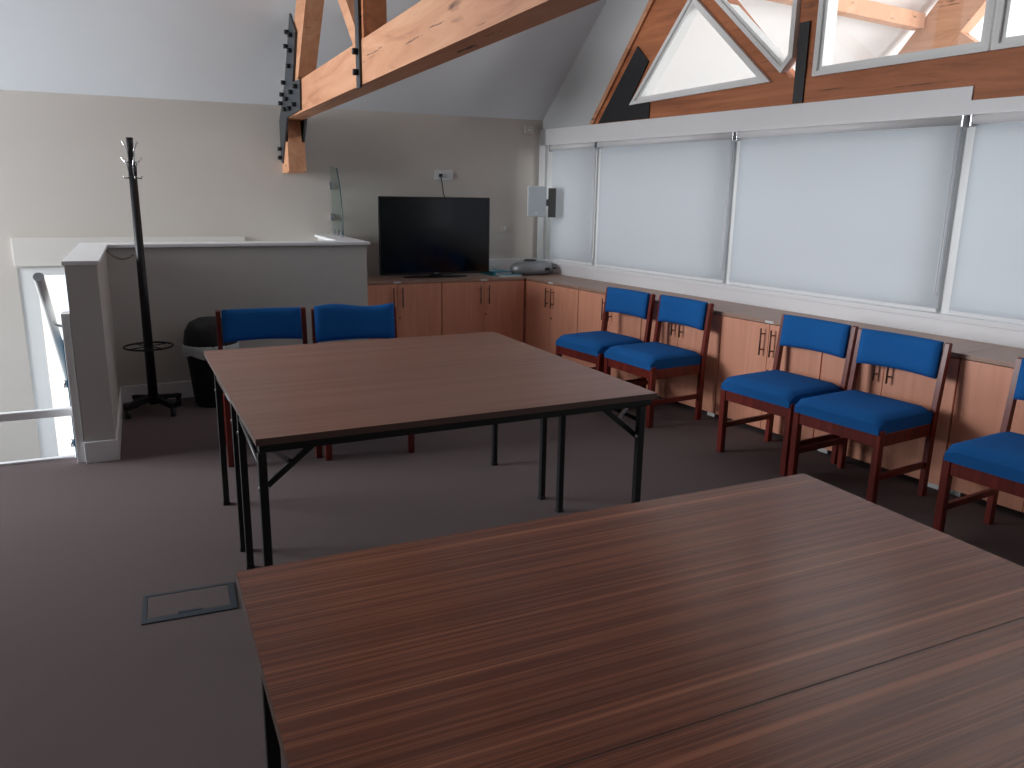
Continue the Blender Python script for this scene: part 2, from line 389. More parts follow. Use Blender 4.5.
# ------------------------------------------------------------------ timber trusses
def bolts(parent, pts, fn, r=0.016, h=0.03, mat='bolt_black'):
    for p in pts:
        a, b = fn(*p, 0.0), fn(*p, h)
        MB().tube([a, b], r, 6).build('bolt', mat, parent)
# truss over the room, in the plane x = 1.155..1.285
t1 = thing('roof_truss', 'pale timber roof truss with dark bolted steel plates, crossing above the middle table', 'roof truss')
XA, XB = 1.155, 1.288
def P1(u, v, t): return Vector((t, u, v))
MB().prism([(7.05, 2.045), (6.72, 2.27), (-1.8, 2.27), (-1.8, 2.045)], P1, XA, XB).build('bottom_chord', 'timber', t1)
MB().prism([(6.78, 2.272), (6.26, 2.83), (4.0, 5.3), (3.62, 5.3), (6.36, 2.272)], P1, XA+0.004, XB-0.004).build('rafter', 'timber', t1)
MB().prism([(4.565, 2.272), (4.415, 2.272), (4.415, 4.7), (4.565, 4.7)], P1, XA+0.003, XB-0.003).build('queen_post', 'timber_dark', t1)
MB().prism([(4.72, 2.272), (4.60, 2.272), (4.60, 2.30), (5.50, 3.12), (5.60, 3.05)], P1, XA+0.025, XB-0.025).build('web_strut', 'timber', t1)
MB().prism([(7.19, 2.043), (6.96, 2.043), (6.93, 1.87), (7.19, 1.87)], P1, XA+0.012, XB-0.012).build('wall_post', 'timber', t1)
MB().prism([(7.19, 1.868), (6.88, 1.868), (6.86, 1.64), (6.90, 1.625), (7.19, 1.625)], P1, XA-0.005, XB+0.002).build('corbel', 'timber', t1)
plate = [(6.47, 2.76), (6.27, 2.60), (6.47, 2.28), (6.18, 2.268), (6.21, 2.06), (6.80, 2.047), (7.10, 1.70), (7.185, 1.72), (7.18, 2.04), (6.82, 2.32)]
pp = MB().prism(plate, P1, XA-0.015, XA-0.001).build('gusset_plate', 'steel_dark', t1)
bp_ = [(6.54, 2.64), (6.41, 2.60), (6.61, 2.55), (6.46, 2.50), (6.54, 2.40), (6.80, 2.31), (6.90, 2.23), (6.50, 2.21), (6.30, 2.23), (6.72, 2.18), (6.98, 2.17), (6.80, 2.11), (6.60, 2.10), (6.38, 2.11), (7.13, 1.82), (7.14, 1.75)]
bolts(pp, bp_, lambda u, v, h: Vector((XA-0.014-h, u, v)), 0.017, 0.032)
pf = MB().prism(plate, P1, XB+0.001, XB+0.015).build('gusset_plate', 'steel_dark', t1)
bolts(pf, bp_[:9], lambda u, v, h: Vector((XB+0.014+h, u, v)), 0.017, 0.032)
ps = MB().box(XA-0.014, XA-0.002, 4.455, 4.530, 2.03, 3.2).build('strap', 'steel_dark', t1)
bolts(ps, [(4.49, 2.11), (4.49, 2.215)], lambda u, v, h: Vector((XA-0.013-h, u, v)), 0.017, 0.028)

# truss standing in the window wall
def P2(u, v, t): return Vector((t, u, v))
t2 = thing('roof_truss', 'darker timber truss with glazed panels above the white window wall', 'roof truss', (0, 0, 0), WY)
TA, TB = D0+0.012, D0+0.15
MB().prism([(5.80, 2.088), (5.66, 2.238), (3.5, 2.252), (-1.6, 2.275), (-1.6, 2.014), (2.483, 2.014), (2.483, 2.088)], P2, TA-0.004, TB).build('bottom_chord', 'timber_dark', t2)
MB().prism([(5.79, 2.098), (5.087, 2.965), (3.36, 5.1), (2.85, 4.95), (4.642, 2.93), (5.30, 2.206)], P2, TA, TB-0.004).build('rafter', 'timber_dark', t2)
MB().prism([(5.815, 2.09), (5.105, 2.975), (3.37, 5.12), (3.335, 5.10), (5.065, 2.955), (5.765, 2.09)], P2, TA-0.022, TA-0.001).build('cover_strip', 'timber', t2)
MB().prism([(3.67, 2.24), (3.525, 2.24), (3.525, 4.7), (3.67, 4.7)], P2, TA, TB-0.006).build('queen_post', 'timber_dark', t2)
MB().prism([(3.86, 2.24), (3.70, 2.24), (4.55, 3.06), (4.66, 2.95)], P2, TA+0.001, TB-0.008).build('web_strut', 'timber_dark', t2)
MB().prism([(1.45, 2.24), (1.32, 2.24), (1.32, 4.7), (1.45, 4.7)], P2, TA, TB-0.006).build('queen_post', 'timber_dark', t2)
gpl = MB().prism([(5.70, 2.09), (5.23, 2.65), (5.09, 2.52), (5.29, 2.24), (5.05, 2.235), (5.05, 2.09)], P2, TA-0.014, TA-0.005).build('gusset_plate', 'steel_black', t2)
MB().prism([(3.655, 2.09), (3.578, 2.09), (3.578, 2.578), (3.655, 2.578)], P2, TA-0.016, TA-0.005).build('strap', 'steel_black', t2)
# glazed panels set in the truss (part of the building)
def inset(poly, d):
    k = len(poly); out = []
    ar = sum(poly[i][0]*poly[(i+1) % k][1]-poly[(i+1) % k][0]*poly[i][1] for i in range(k)); sg = 1 if ar > 0 else -1
    for i in range(k):
        p0, p1, p2 = Vector(poly[i-1]), Vector(poly[i]), Vector(poly[(i+1) % k])
        e1, e2 = (p1-p0).normalized(), (p2-p1).normalized()
        n1, n2 = Vector((-e1.y, e1.x))*sg, Vector((-e2.y, e2.x))*sg
        b = (n1+n2); b = b/(b.dot(n1)); out.append(tuple(p1 + b*d))
    return out
def panel(num, poly, label, w=0.05):
    bm = MB(); k = len(poly); q = inset(poly, w); q2 = inset(poly, w*0.55)
    def ring(A, B, t0, t1):
        for i in range(k):
            j = (i+1) % k
            vs = [bm.bm.verts.new(P2(*p, t)) for t in (t0, t1) for p in (A[i], A[j], B[j], B[i])]
            bm.bm.faces.new(vs[0:4]); bm.bm.faces.new(vs[7:3:-1])
            for a, b in ((0, 1), (1, 2), (2, 3), (3, 0)): bm.bm.faces.new((vs[a], vs[4+a], vs[4+b], vs[b]))
    ring(poly, q2, TA-0.03, TA+0.03); ring(q2, q, TA-0.012, TA+0.085)
    o = bm.build('window_%d' % num, 'frame_white'); window_frame(o); struct(o, label, 'window')
    MB().prism(inset(poly, w*0.8), P2, TA+0.01, TA+0.016).build('window_glass', 'glass_clear', o)
panel(6, [(5.282, 2.206), (3.847, 2.241), (4.642, 2.926)], 'white framed triangular pane beside the rafter foot', 0.05)
panel(7, [(3.764, 2.286), (3.68, 2.375), (3.68, 3.95), (4.57, 2.985)], 'white framed pane between strut and post', 0.05)
panel(2, [(3.513, 2.239), (2.425, 2.250), (2.425, 4.6), (3.0, 4.6), (3.513, 4.1)], 'white framed large pane right of the queen post', 0.055)
panel(3, [(2.410, 2.250), (1.46, 2.26), (1.46, 4.6), (2.41, 4.6)], 'white framed pane at the right edge', 0.055)

# truss and purlin of the neighbouring hall, seen through the panes
t3 = thing('roof_truss', 'light timber truss in the bright hall beyond the upper panes', 'roof truss', (0, 0, 0), WY)
HA, HB = 7.75, 7.90
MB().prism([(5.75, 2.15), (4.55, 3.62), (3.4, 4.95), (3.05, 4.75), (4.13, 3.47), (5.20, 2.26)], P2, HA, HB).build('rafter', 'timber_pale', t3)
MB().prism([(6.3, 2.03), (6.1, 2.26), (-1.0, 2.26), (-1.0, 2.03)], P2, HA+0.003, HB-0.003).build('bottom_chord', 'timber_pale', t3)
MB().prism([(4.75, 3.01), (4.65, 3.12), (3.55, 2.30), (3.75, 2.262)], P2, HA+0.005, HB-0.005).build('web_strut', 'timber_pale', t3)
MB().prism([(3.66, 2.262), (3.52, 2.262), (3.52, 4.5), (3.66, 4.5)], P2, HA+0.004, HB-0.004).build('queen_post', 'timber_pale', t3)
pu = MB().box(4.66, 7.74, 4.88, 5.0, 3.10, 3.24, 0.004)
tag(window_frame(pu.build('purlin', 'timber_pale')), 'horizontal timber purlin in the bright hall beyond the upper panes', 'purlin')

# hall shell
hs = MB()
hs.box(4.7, 12.8, -3.0, 7.6, -0.1, 0.0)
struct(window_frame(hs.build('floor_hall', 'paint_hall')), 'pale floor of the neighbouring hall', 'floor')
hs = MB(); hs.box(4.7, 12.8, 6.9, 7.05, 0.0, 3.0)
struct(window_frame(hs.build('wall_hall', 'paint_hall')), 'white wall of the neighbouring hall', 'wall')

# ------------------------------------------------------------------ roller blinds
BLAB = ['narrow pale roller blind nearest the far corner', 'wide pale roller blind behind the two farthest window chairs',
        'wide pale roller blind behind the middle pair of window chairs', 'pale roller blind at the right edge of the photo', 'pale roller blind out beyond the right edge']
for i, (a1, a0) in enumerate(BL[:4]):
    w_ = a1-a0
    b = thing('roller_blind', BLAB[i], 'roller blind', (0, 0, 0), WY, 'roller blinds along the window wall')
    bd = Matrix.Rotation(WY, 4, 'Z') @ Vector((D0+0.006, (a0+a1)/2, 0.866)); b.location = bd
    cl = MB()
    n_ = 24
    vs = [[cl.bm.verts.new((0.006*math.sin(k/n_*9+i)*(1-j/4.0)*0.4, -w_/2+0.012+(w_-0.024)*k/n_, 1.02*j/4)) for k in range(n_+1)] for j in range(5)]
    for j in range(4):
        for k in range(n_):
            f = cl.bm.faces.new((vs[j][k], vs[j][k+1], vs[j+1][k+1], vs[j+1][k])); f.smooth = True
    o = cl.build('cloth', 'blind_cloth', b)
    MB().tube([(-0.012, -w_/2+0.006, 1.045), (-0.012, w_/2-0.006, 1.045)], 0.0235, 18).build('roller_tube', 'paint_white', b)
    MB().box(-0.006, 0.008, -w_/2+0.014, w_/2-0.014, 0.001, 0.022, 0.003).build('bottom_bar', 'paint_white', b)
    for s in (-1, 1):
        MB().box(-0.036, 0.035, s*w_/2-0.005, s*w_/2+0.005, 1.010, 1.071, 0.002).build('bracket', 'chrome', b)
    MB().tube([(-0.012, -w_/2+0.022, 1.02), (-0.014, -w_/2+0.022, 0.12), (-0.012, -w_/2+0.030, 0.10), (-0.010, -w_/2+0.038, 0.12), (-0.010, -w_/2+0.038, 1.02)], 0.0022, 6).build('pull_chain', 'paint_white', b)

# ------------------------------------------------------------------ cupboards
def make_cupboard(label, group, wall_depth=0.445):
    """local: x to the left/right along width 0.8, front at y=0 facing -y, depth to +y"""
    t = thing('cupboard', label, 'cupboard', (0, 0, 0), 0, group)
    b = MB()
    b.box(-0.398, 0.398, 0.020, wall_depth, 0.03, 0.047); b.box(-0.398, 0.398, wall_depth-0.012, wall_depth, 0.047, 0.716)
    b.box(-0.398, -0.380, 0.020, wall_depth-0.012, 0.047, 0.716); b.box(0.380, 0.398, 0.020, wall_depth-0.012, 0.047, 0.716)
    b.build('carcass', 'beech', t)
    MB().box(-0.399, 0.399, -0.003, wall_depth, 0.718, 0.742, 0.002).build('top', 'beech_top', t)
    for s in (-1, 1):
        d = MB().box(*sorted((s*0.002, s*0.396)), 0.0, 0.018, 0.034, 0.714, 0.0015).build('door', 'beech', t)
        h = MB(); hx = s*0.040
        h.tube([(hx, -0.030, 0.515), (hx, -0.030, 0.685)], 0.0055, 8)
        h.tube([(hx, -0.030, 0.550), (hx, -0.001, 0.550)], 0.0045, 8); h.tube([(hx, -0.030, 0.650), (hx, -0.001, 0.650)], 0.0045, 8)
        h.build('handle', 'handle_bronze', d)
        if s == 1:
            MB().tube([(0.016, -0.004, 0.42), (0.016, 0.0, 0.42)], 0.008, 10).build('keyhole', 'handle_bronze', d)
    for sx in (-0.345, 0.345):
        for sy in (0.05, wall_depth-0.08):
            MB().box(sx-0.035, sx+0.035, sy-0.025, sy+0.03, 0.0, 0.030, 0.003).build('foot', 'plastic_white', t)
    MB().box(-0.035, 0.030, -0.0045, -0.0030, 0.722, 0.737).build('name_label', 'paper_white', t)
    return t
WLAB = ['beech two-door cupboard in the corner, first along the window wall', 'beech two-door cupboard behind the farthest blue window chair',
        'beech two-door cupboard behind the second window chair', 'beech two-door cupboard between the two pairs of window chairs',
        'beech two-door cupboard behind the fourth window chair', 'beech two-door cupboard behind the chair at the right edge']
cb = make_cupboard(WLAB[0], 'beech cupboards')
rW = Matrix.Rotation(WY, 4, 'Z'); rF = Matrix.Rotation(FY, 4, 'Z')
for i, a in enumerate((5.70, 4.90, 4.10, 3.30, 2.50, 1.70)):
    loc = rW @ Vector((4.0, a, 0))
    o = cb if i == 0 else dup(cb, loc, 0, WLAB[i])
    o.location = loc; o.rotation_euler = (0, 0, WY - math.pi/2)
for i, x in enumerate((2.63, 1.83)):
    dup(cb, rF @ Vector((x-0.015, 6.635, 0)), FY, ['beech two-door cupboard under the right half of the television', 'beech two-door cupboard under the left half of the television'][i])
# corner filler with worktop
cf = thing('corner_cupboard', 'brown topped corner unit between the television cupboards and the window cupboards', 'cupboard')
pc = [rF @ Vector((3.018, 6.632, 0)), rW @ Vector((3.997, 6.102, 0)), rW @ Vector((4.444, 6.102, 0)), None, rF @ Vector((3.018, N0-0.028, 0))]
# intersection of window wall plane and far wall
uw, uf = rW @ Vector((0, 1, 0)), rF @ Vector((1, 0, 0)); A_, B_ = pc[2], pc[4]
den = uw.x*uf.y-uw.y*uf.x; tt = ((B_.x-A_.x)*uf.y-(B_.y-A_.y)*uf.x)/den; pc[3] = A_ + uw*tt
pl = [(p.x, p.y) for p in pc]
MB().prism(pl, lambda u, v, t: Vector((u, v, t)), 0.718, 0.742).build('top', 'beech_top', cf)
cx_, cy_ = sum(p[0] for p in pl)/5, sum(p[1] for p in pl)/5
pl2 = [(cx_+(p[0]-cx_)*0.985, cy_+(p[1]-cy_)*0.985) for p in pl]
MB().prism(pl2, lambda u, v, t: Vector((u, v, t)), 0.0, 0.717).build('carcass', 'beech', cf)

# ------------------------------------------------------------------ television and things on the cupboards
tv = thing('television', 'large flat black television standing on the corner cupboards', 'television', (2.392, 6.79, 0.742), R(-1.0))
MB().box(-0.515, 0.515, 0.0, 0.035, 0.030, 0.705, 0.006).build('housing', 'plastic_black', tv)
MB().box(-0.503, 0.503, -0.004, 0.001, 0.046, 0.695, 0.001).build('screen', 'screen_black', tv)
MB().box(-0.30, 0.30, 0.030, 0.075, 0.10, 0.45, 0.012).build('rear_housing', 'plastic_black', tv)
MB().box(-0.05, 0.05, 0.01, 0.05, 0.015, 0.10, 0.004).build('neck', 'plastic_black', tv)
st = MB(); st.lathe([(0.30, 0.0), (0.31, 0.004), (0.29, 0.010), (0.05, 0.014)], (0, 0.02, 0), 40, 1.0, 0.30)
st.build('stand_base', 'plastic_black', tv)
MB().box(-0.02, 0.02, -0.005, -0.0035, 0.034, 0.041).build('badge', 'silver', tv)

sk_ = thing('wall_socket', 'white double socket plate on the far wall above the television', 'socket', rF @ Vector((2.425, N0, 1.642)), FY)
MB().box(-0.088, 0.088, -0.012, 0.0, -0.043, 0.043, 0.004).build('plate', 'plastic_white', sk_)
for s in (-1, 1): MB().box(s*0.044-0.025, s*0.044+0.025, -0.015, -0.012, -0.025, 0.025, 0.002).build('outlet', 'plastic_white', sk_)
MB().box(-0.05, -0.02, -0.035, -0.015, -0.018, 0.012, 0.005).build('plug', 'plastic_black', sk_)
p0 = rF @ Vector((2.39, N0-0.03, 1.63))
cbm = MB().tube([p0, p0+Vector((0.006, -0.02, -0.07)), p0+Vector((0.006, -0.05, -0.16)), p0+Vector((0.0, -0.20, -0.24)), p0+Vector((0.0, -0.285, -0.40))], 0.005, 8)
tag(cbm.build('power_cable', 'plastic_black'), 'thin black cable hanging from the wall socket to the television', 'cable')
sk2 = thing('wall_socket', 'small cream socket plate on the far wall right of the television', 'socket', rF @ Vector((3.045, N0, 1.16)), FY)
MB().box(-0.045, 0.045, -0.010, 0.0, -0.043, 0.043, 0.004).build('plate', 'paint_cream', sk2)
MB().box(-0.012, 0.012, -0.013, -0.010, -0.02, 0.02, 0.001).build('switch', 'plastic_white', sk2)
jb = thing('alarm_sensor', 'small pale square sensor high on the far wall beside the fascia', 'sensor', rF @ Vector((3.28, N0, 2.08)), FY)
MB().box(-0.05, 0.05, -0.025, 0.0, -0.04, 0.04, 0.008).build('casing', 'paint_cream', jb)
MB().box(-0.02, 0.02, -0.028, -0.025, -0.012, 0.004, 0.001).build('lens', 'plastic_white', jb)

sp = thing('wall_speaker', 'pale grey wall speaker in the far corner beside the first blind', 'speaker', (3.352, 6.72, 1.28), R(-24))
MB().box(-0.085, 0.085, 0.0, 0.11, 0.0, 0.277, 0.008).build('cabinet', 'plastic_white', sp)
MB().box(-0.081, 0.081, -0.006, 0.0, 0.005, 0.272, 0.002).build('grille', 'speaker_grey', sp)
MB().tube([(-0.005, -0.0085, 0.035), (-0.005, -0.006, 0.035)], 0.009, 12).build('badge', 'plastic_white', sp)
MB().beam((0.0, 0.10, 0.14), (0.06, 0.42, 0.14), 0.03, 0.03).build('bracket', 'plastic_grey', sp)
MB().box(0.108, 0.180, 0.06, 0.085, -0.005, 0.262, 0.004).build('grey_side_panel', 'plastic_grey', sp)  # flat grey panel to the right of the cabinet
MB().box(0.08, 0.109, 0.065, 0.08, 0.10, 0.16).build('bracket', 'plastic_grey', sp)

pj = thing('projector', 'rounded silver projector lying on the corner cupboard', 'projector', (3.352, 6.80, 0.742), R(-2))
b = MB(); b.lathe([(0.195, 0.018), (0.212, 0.026), (0.216, 0.055), (0.210, 0.078), (0.196, 0.096), (0.16, 0.116), (0.11, 0.126), (0.02, 0.129)], (0, 0, 0), 40, 1.0, 0.60)
b.build('shell', 'silver', pj)
MB().lathe([(0.17, 0.0), (0.198, 0.004), (0.203, 0.018), (0.17, 0.019)], (0, 0, 0), 40, 1.0, 0.60).build('base', 'silver_dark', pj)
MB().lathe([(0.055, 0.115), (0.058, 0.140), (0.045, 0.146), (0.01, 0.147)], (-0.03, -0.02, 0), 24, 1.1, 0.7).build('lens_ring', 'silver_dark', pj)
MB().box(0.085, 0.135, -0.124, -0.094, 0.045, 0.07, 0.004).build('vent', 'plastic_black', pj)
MB().box(0.19, 0.232, -0.06, 0.0, 0.050, 0.066, 0.006).build('side_flap', 'silver_dark', pj)

fo = thing('ring_binder', 'turquoise ring binder lying on the cupboard right of the television', 'binder', (3.026, 6.90, 0.742), R(8))
MB().box(-0.09, 0.09, -0.14, 0.14, 0.0, 0.004, 0.001).build('cover', 'turquoise', fo)
MB().box(-0.085, 0.088, -0.135, 0.135, 0.004, 0.030, 0.001).build('pages', 'paper_white', fo)
MB().box(-0.09, 0.09, -0.14, 0.14, 0.030, 0.035, 0.001).build('cover', 'turquoise', fo)
MB().box(-0.094, -0.090, -0.14, 0.14, 0.0, 0.035, 0.001).build('spine', 'turquoise', fo)
nb = thing('notebook', 'pale paper booklet with turquoise cover in front of the silver projector', 'notebook', (3.070, 6.672, 0.742), R(0))
MB().box(-0.10, 0.10, -0.04, 0.03, 0.0, 0.016, 0.001).build('pages', 'paper_white', nb)
MB().box(-0.102, 0.102, -0.035, 0.032, 0.016, 0.020, 0.001).build('cover', 'turquoise', nb)
wl_ = thing('wire_organiser', 'small row of white wire loops standing on the turquoise binder', 'organiser', (3.02, 6.90, 0.777), R(15))
for k in range(4):
    pts = [(0.03*k-0.045+0.012*math.cos(a), 0, 0.018+0.020*math.sin(a)) for a in [math.pi*q/6-0.5 for q in range(9)]]
    MB().tube(pts, 0.003, 6).build('loop', 'paper_white', wl_)
MB().box(-0.07, 0.07, -0.006, 0.006, 0.0, 0.006).build('base_bar', 'paper_white', wl_)

# ------------------------------------------------------------------ folding tables
def make_table(name_label, lamin, leg_y, rz, loc, shift=0.0, edges=(1, 1)):
    """local: width x 0..1.5, depth y 0..0.75; legs at the two y positions given"""
    t = thing('folding_table', name_label, 'table', loc, rz)
    MB().box(0, 1.5, 0.0015*edges[0], 0.75-0.0015*edges[1], 0.722, 0.745, 0.0).build('tabletop', lamin, t)
    ed = MB()
    if edges[0]: ed.box(0.0, 1.5, 0.0, 0.0015, 0.7225, 0.7445)
    if edges[1]: ed.box(0.0, 1.5, 0.7485, 0.75, 0.7225, 0.7445)
    ed.box(-0.0012, 0.0, 0.0, 0.75, 0.7225, 0.7445); ed.box(1.5, 1.5012, 0.0, 0.75, 0.7225, 0.7445)
    ed.build('edging', 'edge_brown', t)
    fr = MB(); y0, y1 = leg_y
    fr.box(0.010, 1.49, 0.020, 0.045, 0.692, 0.7215, 0.003); fr.box(0.010, 1.49, 0.705, 0.730, 0.692, 0.7215, 0.003)
    fr.box(0.03, 0.055, 0.045, 0.705, 0.690, 0.7215, 0.003); fr.box(1.463, 1.49, 0.045, 0.705, 0.690, 0.7215, 0.003)
    fr.build('frame', 'frame_black', t)
    for side, x, dx in ((0, 0.043, 1), (1, 1.466, -1)):
        for y in (y0, y1):
            x = (0.043, 1.476)[side] + (shift if y == y0 else 0.0)
            lg = MB().box(x-0.0135, x+0.0135, y-0.0135, y+0.0135, 0.014, 0.69, 0.003).build('leg', 'frame_black', t)
            MB().box(x-0.016, x+0.016, y-0.016, y+0.016, 0.0, 0.014, 0.003).build('foot_cap', 'plastic_black', lg)
            MB().tube([(x-0.017, y, 0.57), (x+0.017, y, 0.57)], 0.007, 8).build('rivet', 'chrome', lg)
            br = MB().beam((x+dx*0.006, y+(0.02 if y < 0.3 else -0.02), 0.565), (x+dx*0.17, y+(0.02 if y < 0.3 else -0.02), 0.697), 0.010, 0.020).build('brace', 'frame_black', t)
            cc = MB().beam((x+dx*0.04, y+(0.03 if y < 0.3 else -0.03), 0.685), (x+dx*0.095, y+(0.03 if y < 0.3 else -0.03), 0.635), 0.006, 0.016)
            cc.build('catch', 'chrome', br)
        x = (0.043, 1.476)[side]
        MB().tube([(x+shift, y0, 0.63), (x, y1, 0.63)], 0.009, 10).build('crossbar', 'frame_black', t)
    return t
rm = R(1.6)
M0 = Vector((0.268, 2.418, 0)); my = Vector((-math.sin(rm), math.cos(rm), 0))
make_table('brown wood-effect folding table, front half of the middle pair', 'table_laminate_sheen', (0.035, 0.680), rm, M0, -0.024, (1, 0))
make_table('brown wood-effect folding table, back half of the middle pair, nearest the two far chairs', 'table_laminate_sheen', (0.108, 0.667), rm, M0+my*0.7502, 0.0, (0, 1))
N1 = Vector((0.118, 1.541, 0)); rn = R(0.2); ny = Vector((-math.sin(rn), math.cos(rn), 0))
make_table('dark striped wood-effect folding table, far half of the large near pair', 'table_laminate', (0.085, 0.70), rn, N1-ny*0.75)
make_table('dark striped wood-effect folding table at the bottom edge, near half of the near pair', 'table_laminate', (0.085, 0.70), rn, N1-ny*1.5005)

# ------------------------------------------------------------------ chairs
def cushion(w, d, h, z0, nx=10, ny=10):
    """soft rounded seat pad; front (-y) edge rounded"""
    m_ = MB(); top, bot = [], []
    for j in range(ny+1):
        v = j/ny; rt_, rb_ = [], []
        for i in range(nx+1):
            u = i/nx; x = (u-0.5)*w; y = (v-0.5)*d
            eu = min(u, 1-u)*w; ev = v*d; eb = (1-v)*d
            def drop(e, r): return 0 if e > r else r-math.sqrt(max(0, r*r-(r-e)**2))
            zt = h - drop(eu, 0.018) - drop(ev, 0.034) - drop(eb, 0.02) + 0.008*math.sin(math.pi*u)*math.sin(math.pi*v)
            rt_.append(m_.bm.verts.new((x, y, z0+max(0.012, zt)))); rb_.append(m_.bm.verts.new((x, y, z0)))
        top.append(rt_); bot.append(rb_)
    for j in range(ny):
        for i in range(nx):
            f = m_.bm.faces.new((top[j][i], top[j][i+1], top[j+1][i+1], top[j+1][i])); f.smooth = True
            m_.bm.faces.new((bot[j][i], bot[j+1][i], bot[j+1][i+1], bot[j][i+1]))
    for i in range(nx):
        m_.bm.faces.new((top[0][i], bot[0][i], bot[0][i+1], top[0][i+1])); m_.bm.faces.new((top[ny][i], top[ny][i+1], bot[ny][i+1], bot[ny][i]))
    for j in range(ny):
        m_.bm.faces.new((top[j][0], top[j+1][0], bot[j+1][0], bot[j][0])); m_.bm.faces.new((top[j][nx], bot[j][nx], bot[j+1][nx], top[j+1][nx]))
    return m_
def backpad(w, z0, z1, t, yb, lean, drape=0.0):
    m_ = MB(); nx, nz = 12, 8; F_, B_ = [], []
    for j in range(nz+1):
        v = j/nz; a, b = [], []
        for i in range(nx+1):
            u = i/nx; x = (u-0.5)*w; cur = 0.018*(1-(2*u-1)**2)
            zz = z0 + (z1-z0)*v - (0.007*math.sin(math.pi*u)*(1-v)*-1 if v < 0.5 else 0) + drape*0.01*math.sin(u*7)*v
            ey = min(v, 1-v)*(z1-z0); ex = min(u, 1-u)*w; r = 0.012
            k = 1 if min(ex, ey) > r else 0.45+0.55*min(ex, ey)/r
            yc = yb + lean*(zz-0.45) + cur
            a.append(m_.bm.verts.new((x, yc - t/2*k, zz))); b.append(m_.bm.verts.new((x, yc + t/2*k, zz)))
        F_.append(a); B_.append(b)
    for j in range(nz):
        for i in range(nx):
            f = m_.bm.faces.new((F_[j][i], F_[j][i+1], F_[j+1][i+1], F_[j+1][i])); f.smooth = True
            f = m_.bm.faces.new((B_[j][i], B_[j+1][i], B_[j+1][i+1], B_[j][i+1])); f.smooth = True
    for i in range(nx):
        m_.bm.faces.new((F_[0][i], B_[0][i], B_[0][i+1], F_[0][i+1])); m_.bm.faces.new((F_[nz][i], F_[nz][i+1], B_[nz][i+1], B_[nz][i]))
    for j in range(nz):
        m_.bm.faces.new((F_[j][0], F_[j+1][0], B_[j+1][0], B_[j][0])); m_.bm.faces.new((F_[j][nx], B_[j][nx], B_[j+1][nx], F_[j+1][nx]))
    return m_
def make_chair(label, group, drape=False):
    t = thing('meeting_chair', label, 'chair', (0, 0, 0), 0, group)
    W2 = 0.237
    cushion(0.490, 0.462, 0.084, 0.388).build('seat', 'fabric_blue', t).location = (0, -0.012, 0)
    for s in (-1, 1):
        MB().box(s*W2-0.018, s*W2+0.018, -0.235, -0.197, 0.0, 0.408, 0.005).build('leg', 'mahogany', t)
        x0, x1 = sorted((s*(W2+0.018), s*(W2-0.008)))
        MB().prism([(0.190, 0), (0.228, 0), (0.234, 0.40), (0.270, 0.790), (0.258, 0.800), (0.240, 0.794), (0.196, 0.40)],
                   lambda u, v, q: Vector((q, u, v)), x0, x1).build('leg', 'mahogany', t)
        MB().box(s*W2-0.011, s*W2+0.011, -0.197, 0.192, 0.325, 0.390, 0.003).build('side_rail', 'mahogany', t)
        MB().box(s*W2-0.010, s*W2+0.010, -0.197, 0.190, 0.150, 0.182, 0.004).build('stretcher', 'mahogany', t)
    MB().box(-W2+0.018, W2-0.018, -0.228, -0.206, 0.325, 0.390, 0.003).build('front_rail', 'mahogany', t)
    MB().box(-W2+0.010, W2-0.010, 0.203, 0.225, 0.325, 0.390, 0.003).build('rear_rail', 'mahogany', t)
    if drape: backpad(0.478, 0.600, 0.812, 0.046, 0.205, 0.095, 1.0).build('backrest', 'fabric_blue', t)
    else: backpad(0.448, 0.615, 0.802, 0.044, 0.200, 0.100).build('backrest', 'fabric_blue', t)
    return t
GW = 'blue meeting chairs along the window cupboards'
spots = [((3.035, 4.955), R(-81), 'blue upholstered mahogany chair farthest along the window cupboards'),
         ((3.135, 4.425), R(-84), 'blue upholstered mahogany chair second from the far corner, beside the middle table corner'),
         ((3.300, 3.375), R(-83), 'blue upholstered mahogany chair third along the window cupboards, left one of the middle pair'),
         ((3.335, 2.825), R(-83), 'blue upholstered mahogany chair fourth along the window cupboards, with a dent in its seat'),
         ((3.365, 1.965), R(-84), 'blue upholstered mahogany chair cut off by the right edge of the photo')]
ch0 = make_chair(spots[0][2], GW)
for i, ((x, y), rz, lab) in enumerate(spots):
    o = ch0 if i == 0 else dup(ch0, (x, y, 0), rz, lab)
    o.location = (x, y, 0); o.rotation_euler = (0, 0, rz)
GF = 'blue meeting chairs beyond the middle table'
dup(ch0, (0.600, 4.600, 0), R(-3), 'blue upholstered dark wooden chair beside the black bin, facing the middle table', GF)
chb = make_chair('blue chair with wrinkled back cover, beyond the middle table before the partition', GF, True)
chb.location = (1.122, 4.500, 0); chb.rotation_euler = (0, 0, R(-5))

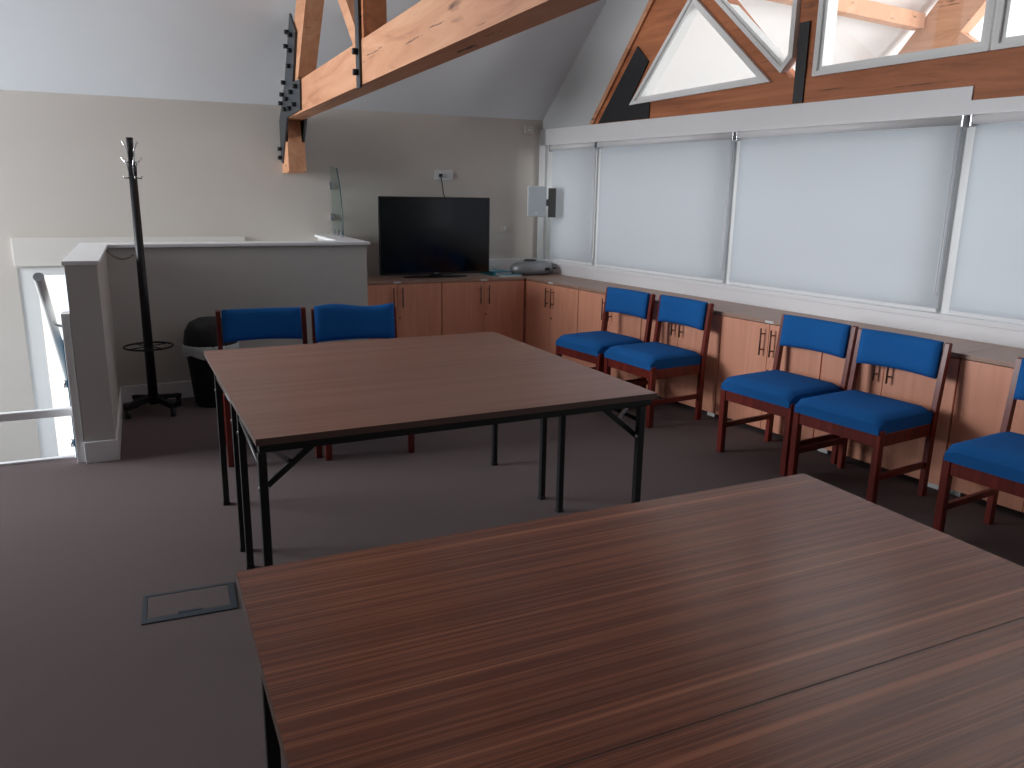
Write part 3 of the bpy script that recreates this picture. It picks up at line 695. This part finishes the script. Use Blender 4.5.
# ------------------------------------------------------------------ coat stand, bin, chain, floor box
cs = thing('coat_stand', 'tall black coat stand with silver hooks beside the partition', 'coat stand', (-0.012, 5.735, 0))
MB().tube([(0, 0, 0.06), (0, 0, 1.56)], [0.031, 0.024], 16).build('pole', 'frame_black', cs)
MB().tube([(0, 0, 1.56), (0, 0, 1.79)], [0.020, 0.020], 16).build('head', 'frame_black', cs)
for k in range(4):
    a = R(35+90*k); c_, s_ = math.cos(a), math.sin(a)
    q = MB().beam((0.0, 0.0, 0.105), (0.21*c_, 0.21*s_, 0.075), 0.035, 0.03, bev=0.004).build('base_leg', 'frame_black', cs)
    MB().lathe([(0.016, 0.0), (0.020, 0.01), (0.016, 0.065)], (0.195*c_, 0.195*s_, 0), 12).build('foot', 'plastic_black', q)
    for z0, rot in ((1.64, 0), (1.545, 0)):
        a2 = a+R(10 if z0 > 1.6 else -20); u = Vector((math.cos(a2), math.sin(a2), 0))
        B0 = Vector((0, 0, z0))
        MB().tube([B0+u*0.022, B0+u*0.05+Vector((0, 0, -0.005)), B0+u*0.056+Vector((0, 0, 0.012))], 0.0045, 8).build('hook', 'chrome', cs)
        MB().tube([B0+u*0.022+Vector((0, 0, 0.01)), B0+u*0.026+Vector((0, 0, 0.075)), B0+u*0.062+Vector((0, 0, 0.125))], 0.0045, 8).build('hook', 'chrome', cs)
pts = [(0.15*math.cos(2*math.pi*k/36), 0.15*math.sin(2*math.pi*k/36), 0.455) for k in range(37)]
rg = MB().tube(pts, 0.007, 8, cap=False).build('umbrella_ring', 'frame_black', cs)
for k in range(2):
    a = R(35+90*k); MB().tube([(-0.15*math.cos(a), -0.15*math.sin(a), 0.455), (0.15*math.cos(a), 0.15*math.sin(a), 0.455)], 0.004, 6).build('spoke', 'frame_black', rg)
# chain from the partition corner to the stand
cm = MB(); A_, B_ = Vector((-0.222, 6.045, 1.075)), Vector((-0.05, 5.765, 1.06)); n_ = 22
for k in range(n_):
    t = (k+0.5)/n_; p = A_.lerp(B_, t) - Vector((0, 0, 0.045*4*t*(1-t)))
    d = (B_-A_).normalized(); sd = Vector((0, 0, 1)) if k % 2 else d.cross(Vector((0, 0, 1)))
    cm.tube([p + d*0.010*math.cos(2*math.pi*q/8) + sd*0.006*math.sin(2*math.pi*q/8) for q in range(9)], 0.0020, 5, cap=False)
tag(cm.build('chain', 'brass_old'), 'thin old brass chain hanging from the partition cap to the coat stand', 'chain')

bn = thing('waste_bin', 'black swing-top waste bin with a white liner, behind the left far chair', 'bin', (0.385, 5.83, 0))
MB().lathe([(0.125, 0.0), (0.130, 0.01), (0.170, 0.42), (0.174, 0.43), (0.160, 0.43), (0.158, 0.42)], seg=36).build('body', 'plastic_bin', bn)
MB().lathe([(0.176, 0.425), (0.180, 0.435), (0.176, 0.47), (0.166, 0.53), (0.135, 0.585), (0.08, 0.612), (0.01, 0.62)], seg=36).build('lid', 'plastic_bin', bn)
lb = MB(); seg = 48; rings = []
for rr_, zz_ in ((0.181, 0.440), (0.187, 0.430), (0.186, 0.410), (0.181, 0.375), (0.176, 0.36)):
    rings.append([lb.bm.verts.new(((rr_+0.004*math.sin(k*1.7))*math.cos(2*math.pi*k/seg), (rr_+0.004*math.sin(k*1.7))*math.sin(2*math.pi*k/seg), zz_+(0.012*math.sin(k*0.7) if zz_ < 0.42 else 0))) for k in range(seg)])
for i in range(len(rings)-1):
    for k in range(seg): lb.bm.faces.new((rings[i][k], rings[i][(k+1) % seg], rings[i+1][(k+1) % seg], rings[i+1][k])).smooth = True
lb.build('liner', 'bag_white', bn)

fb = thing('floor_box', 'rectangular dark framed access lid set in the carpet left of the near table', 'floor box', (0.053, 2.897, 0), R(-2))
q = MB(); q.box(-0.160, 0.160, -0.108, -0.074, 0.0, 0.004); q.box(-0.160, 0.160, 0.090, 0.105, 0.0, 0.004)
q.box(-0.160, -0.144, -0.074, 0.090, 0.0, 0.004); q.box(0.138, 0.160, -0.074, 0.090, 0.0, 0.004)
q.build('frame', 'floorbox_blue', fb)
MB().box(-0.143, 0.137, -0.073, 0.089, 0.0, 0.003).build('lid', 'carpet_brown', fb)
MB().box(-0.04, 0.04, -0.073, -0.060, 0.003, 0.005).build('lift_handle', 'floorbox_blue', fb)
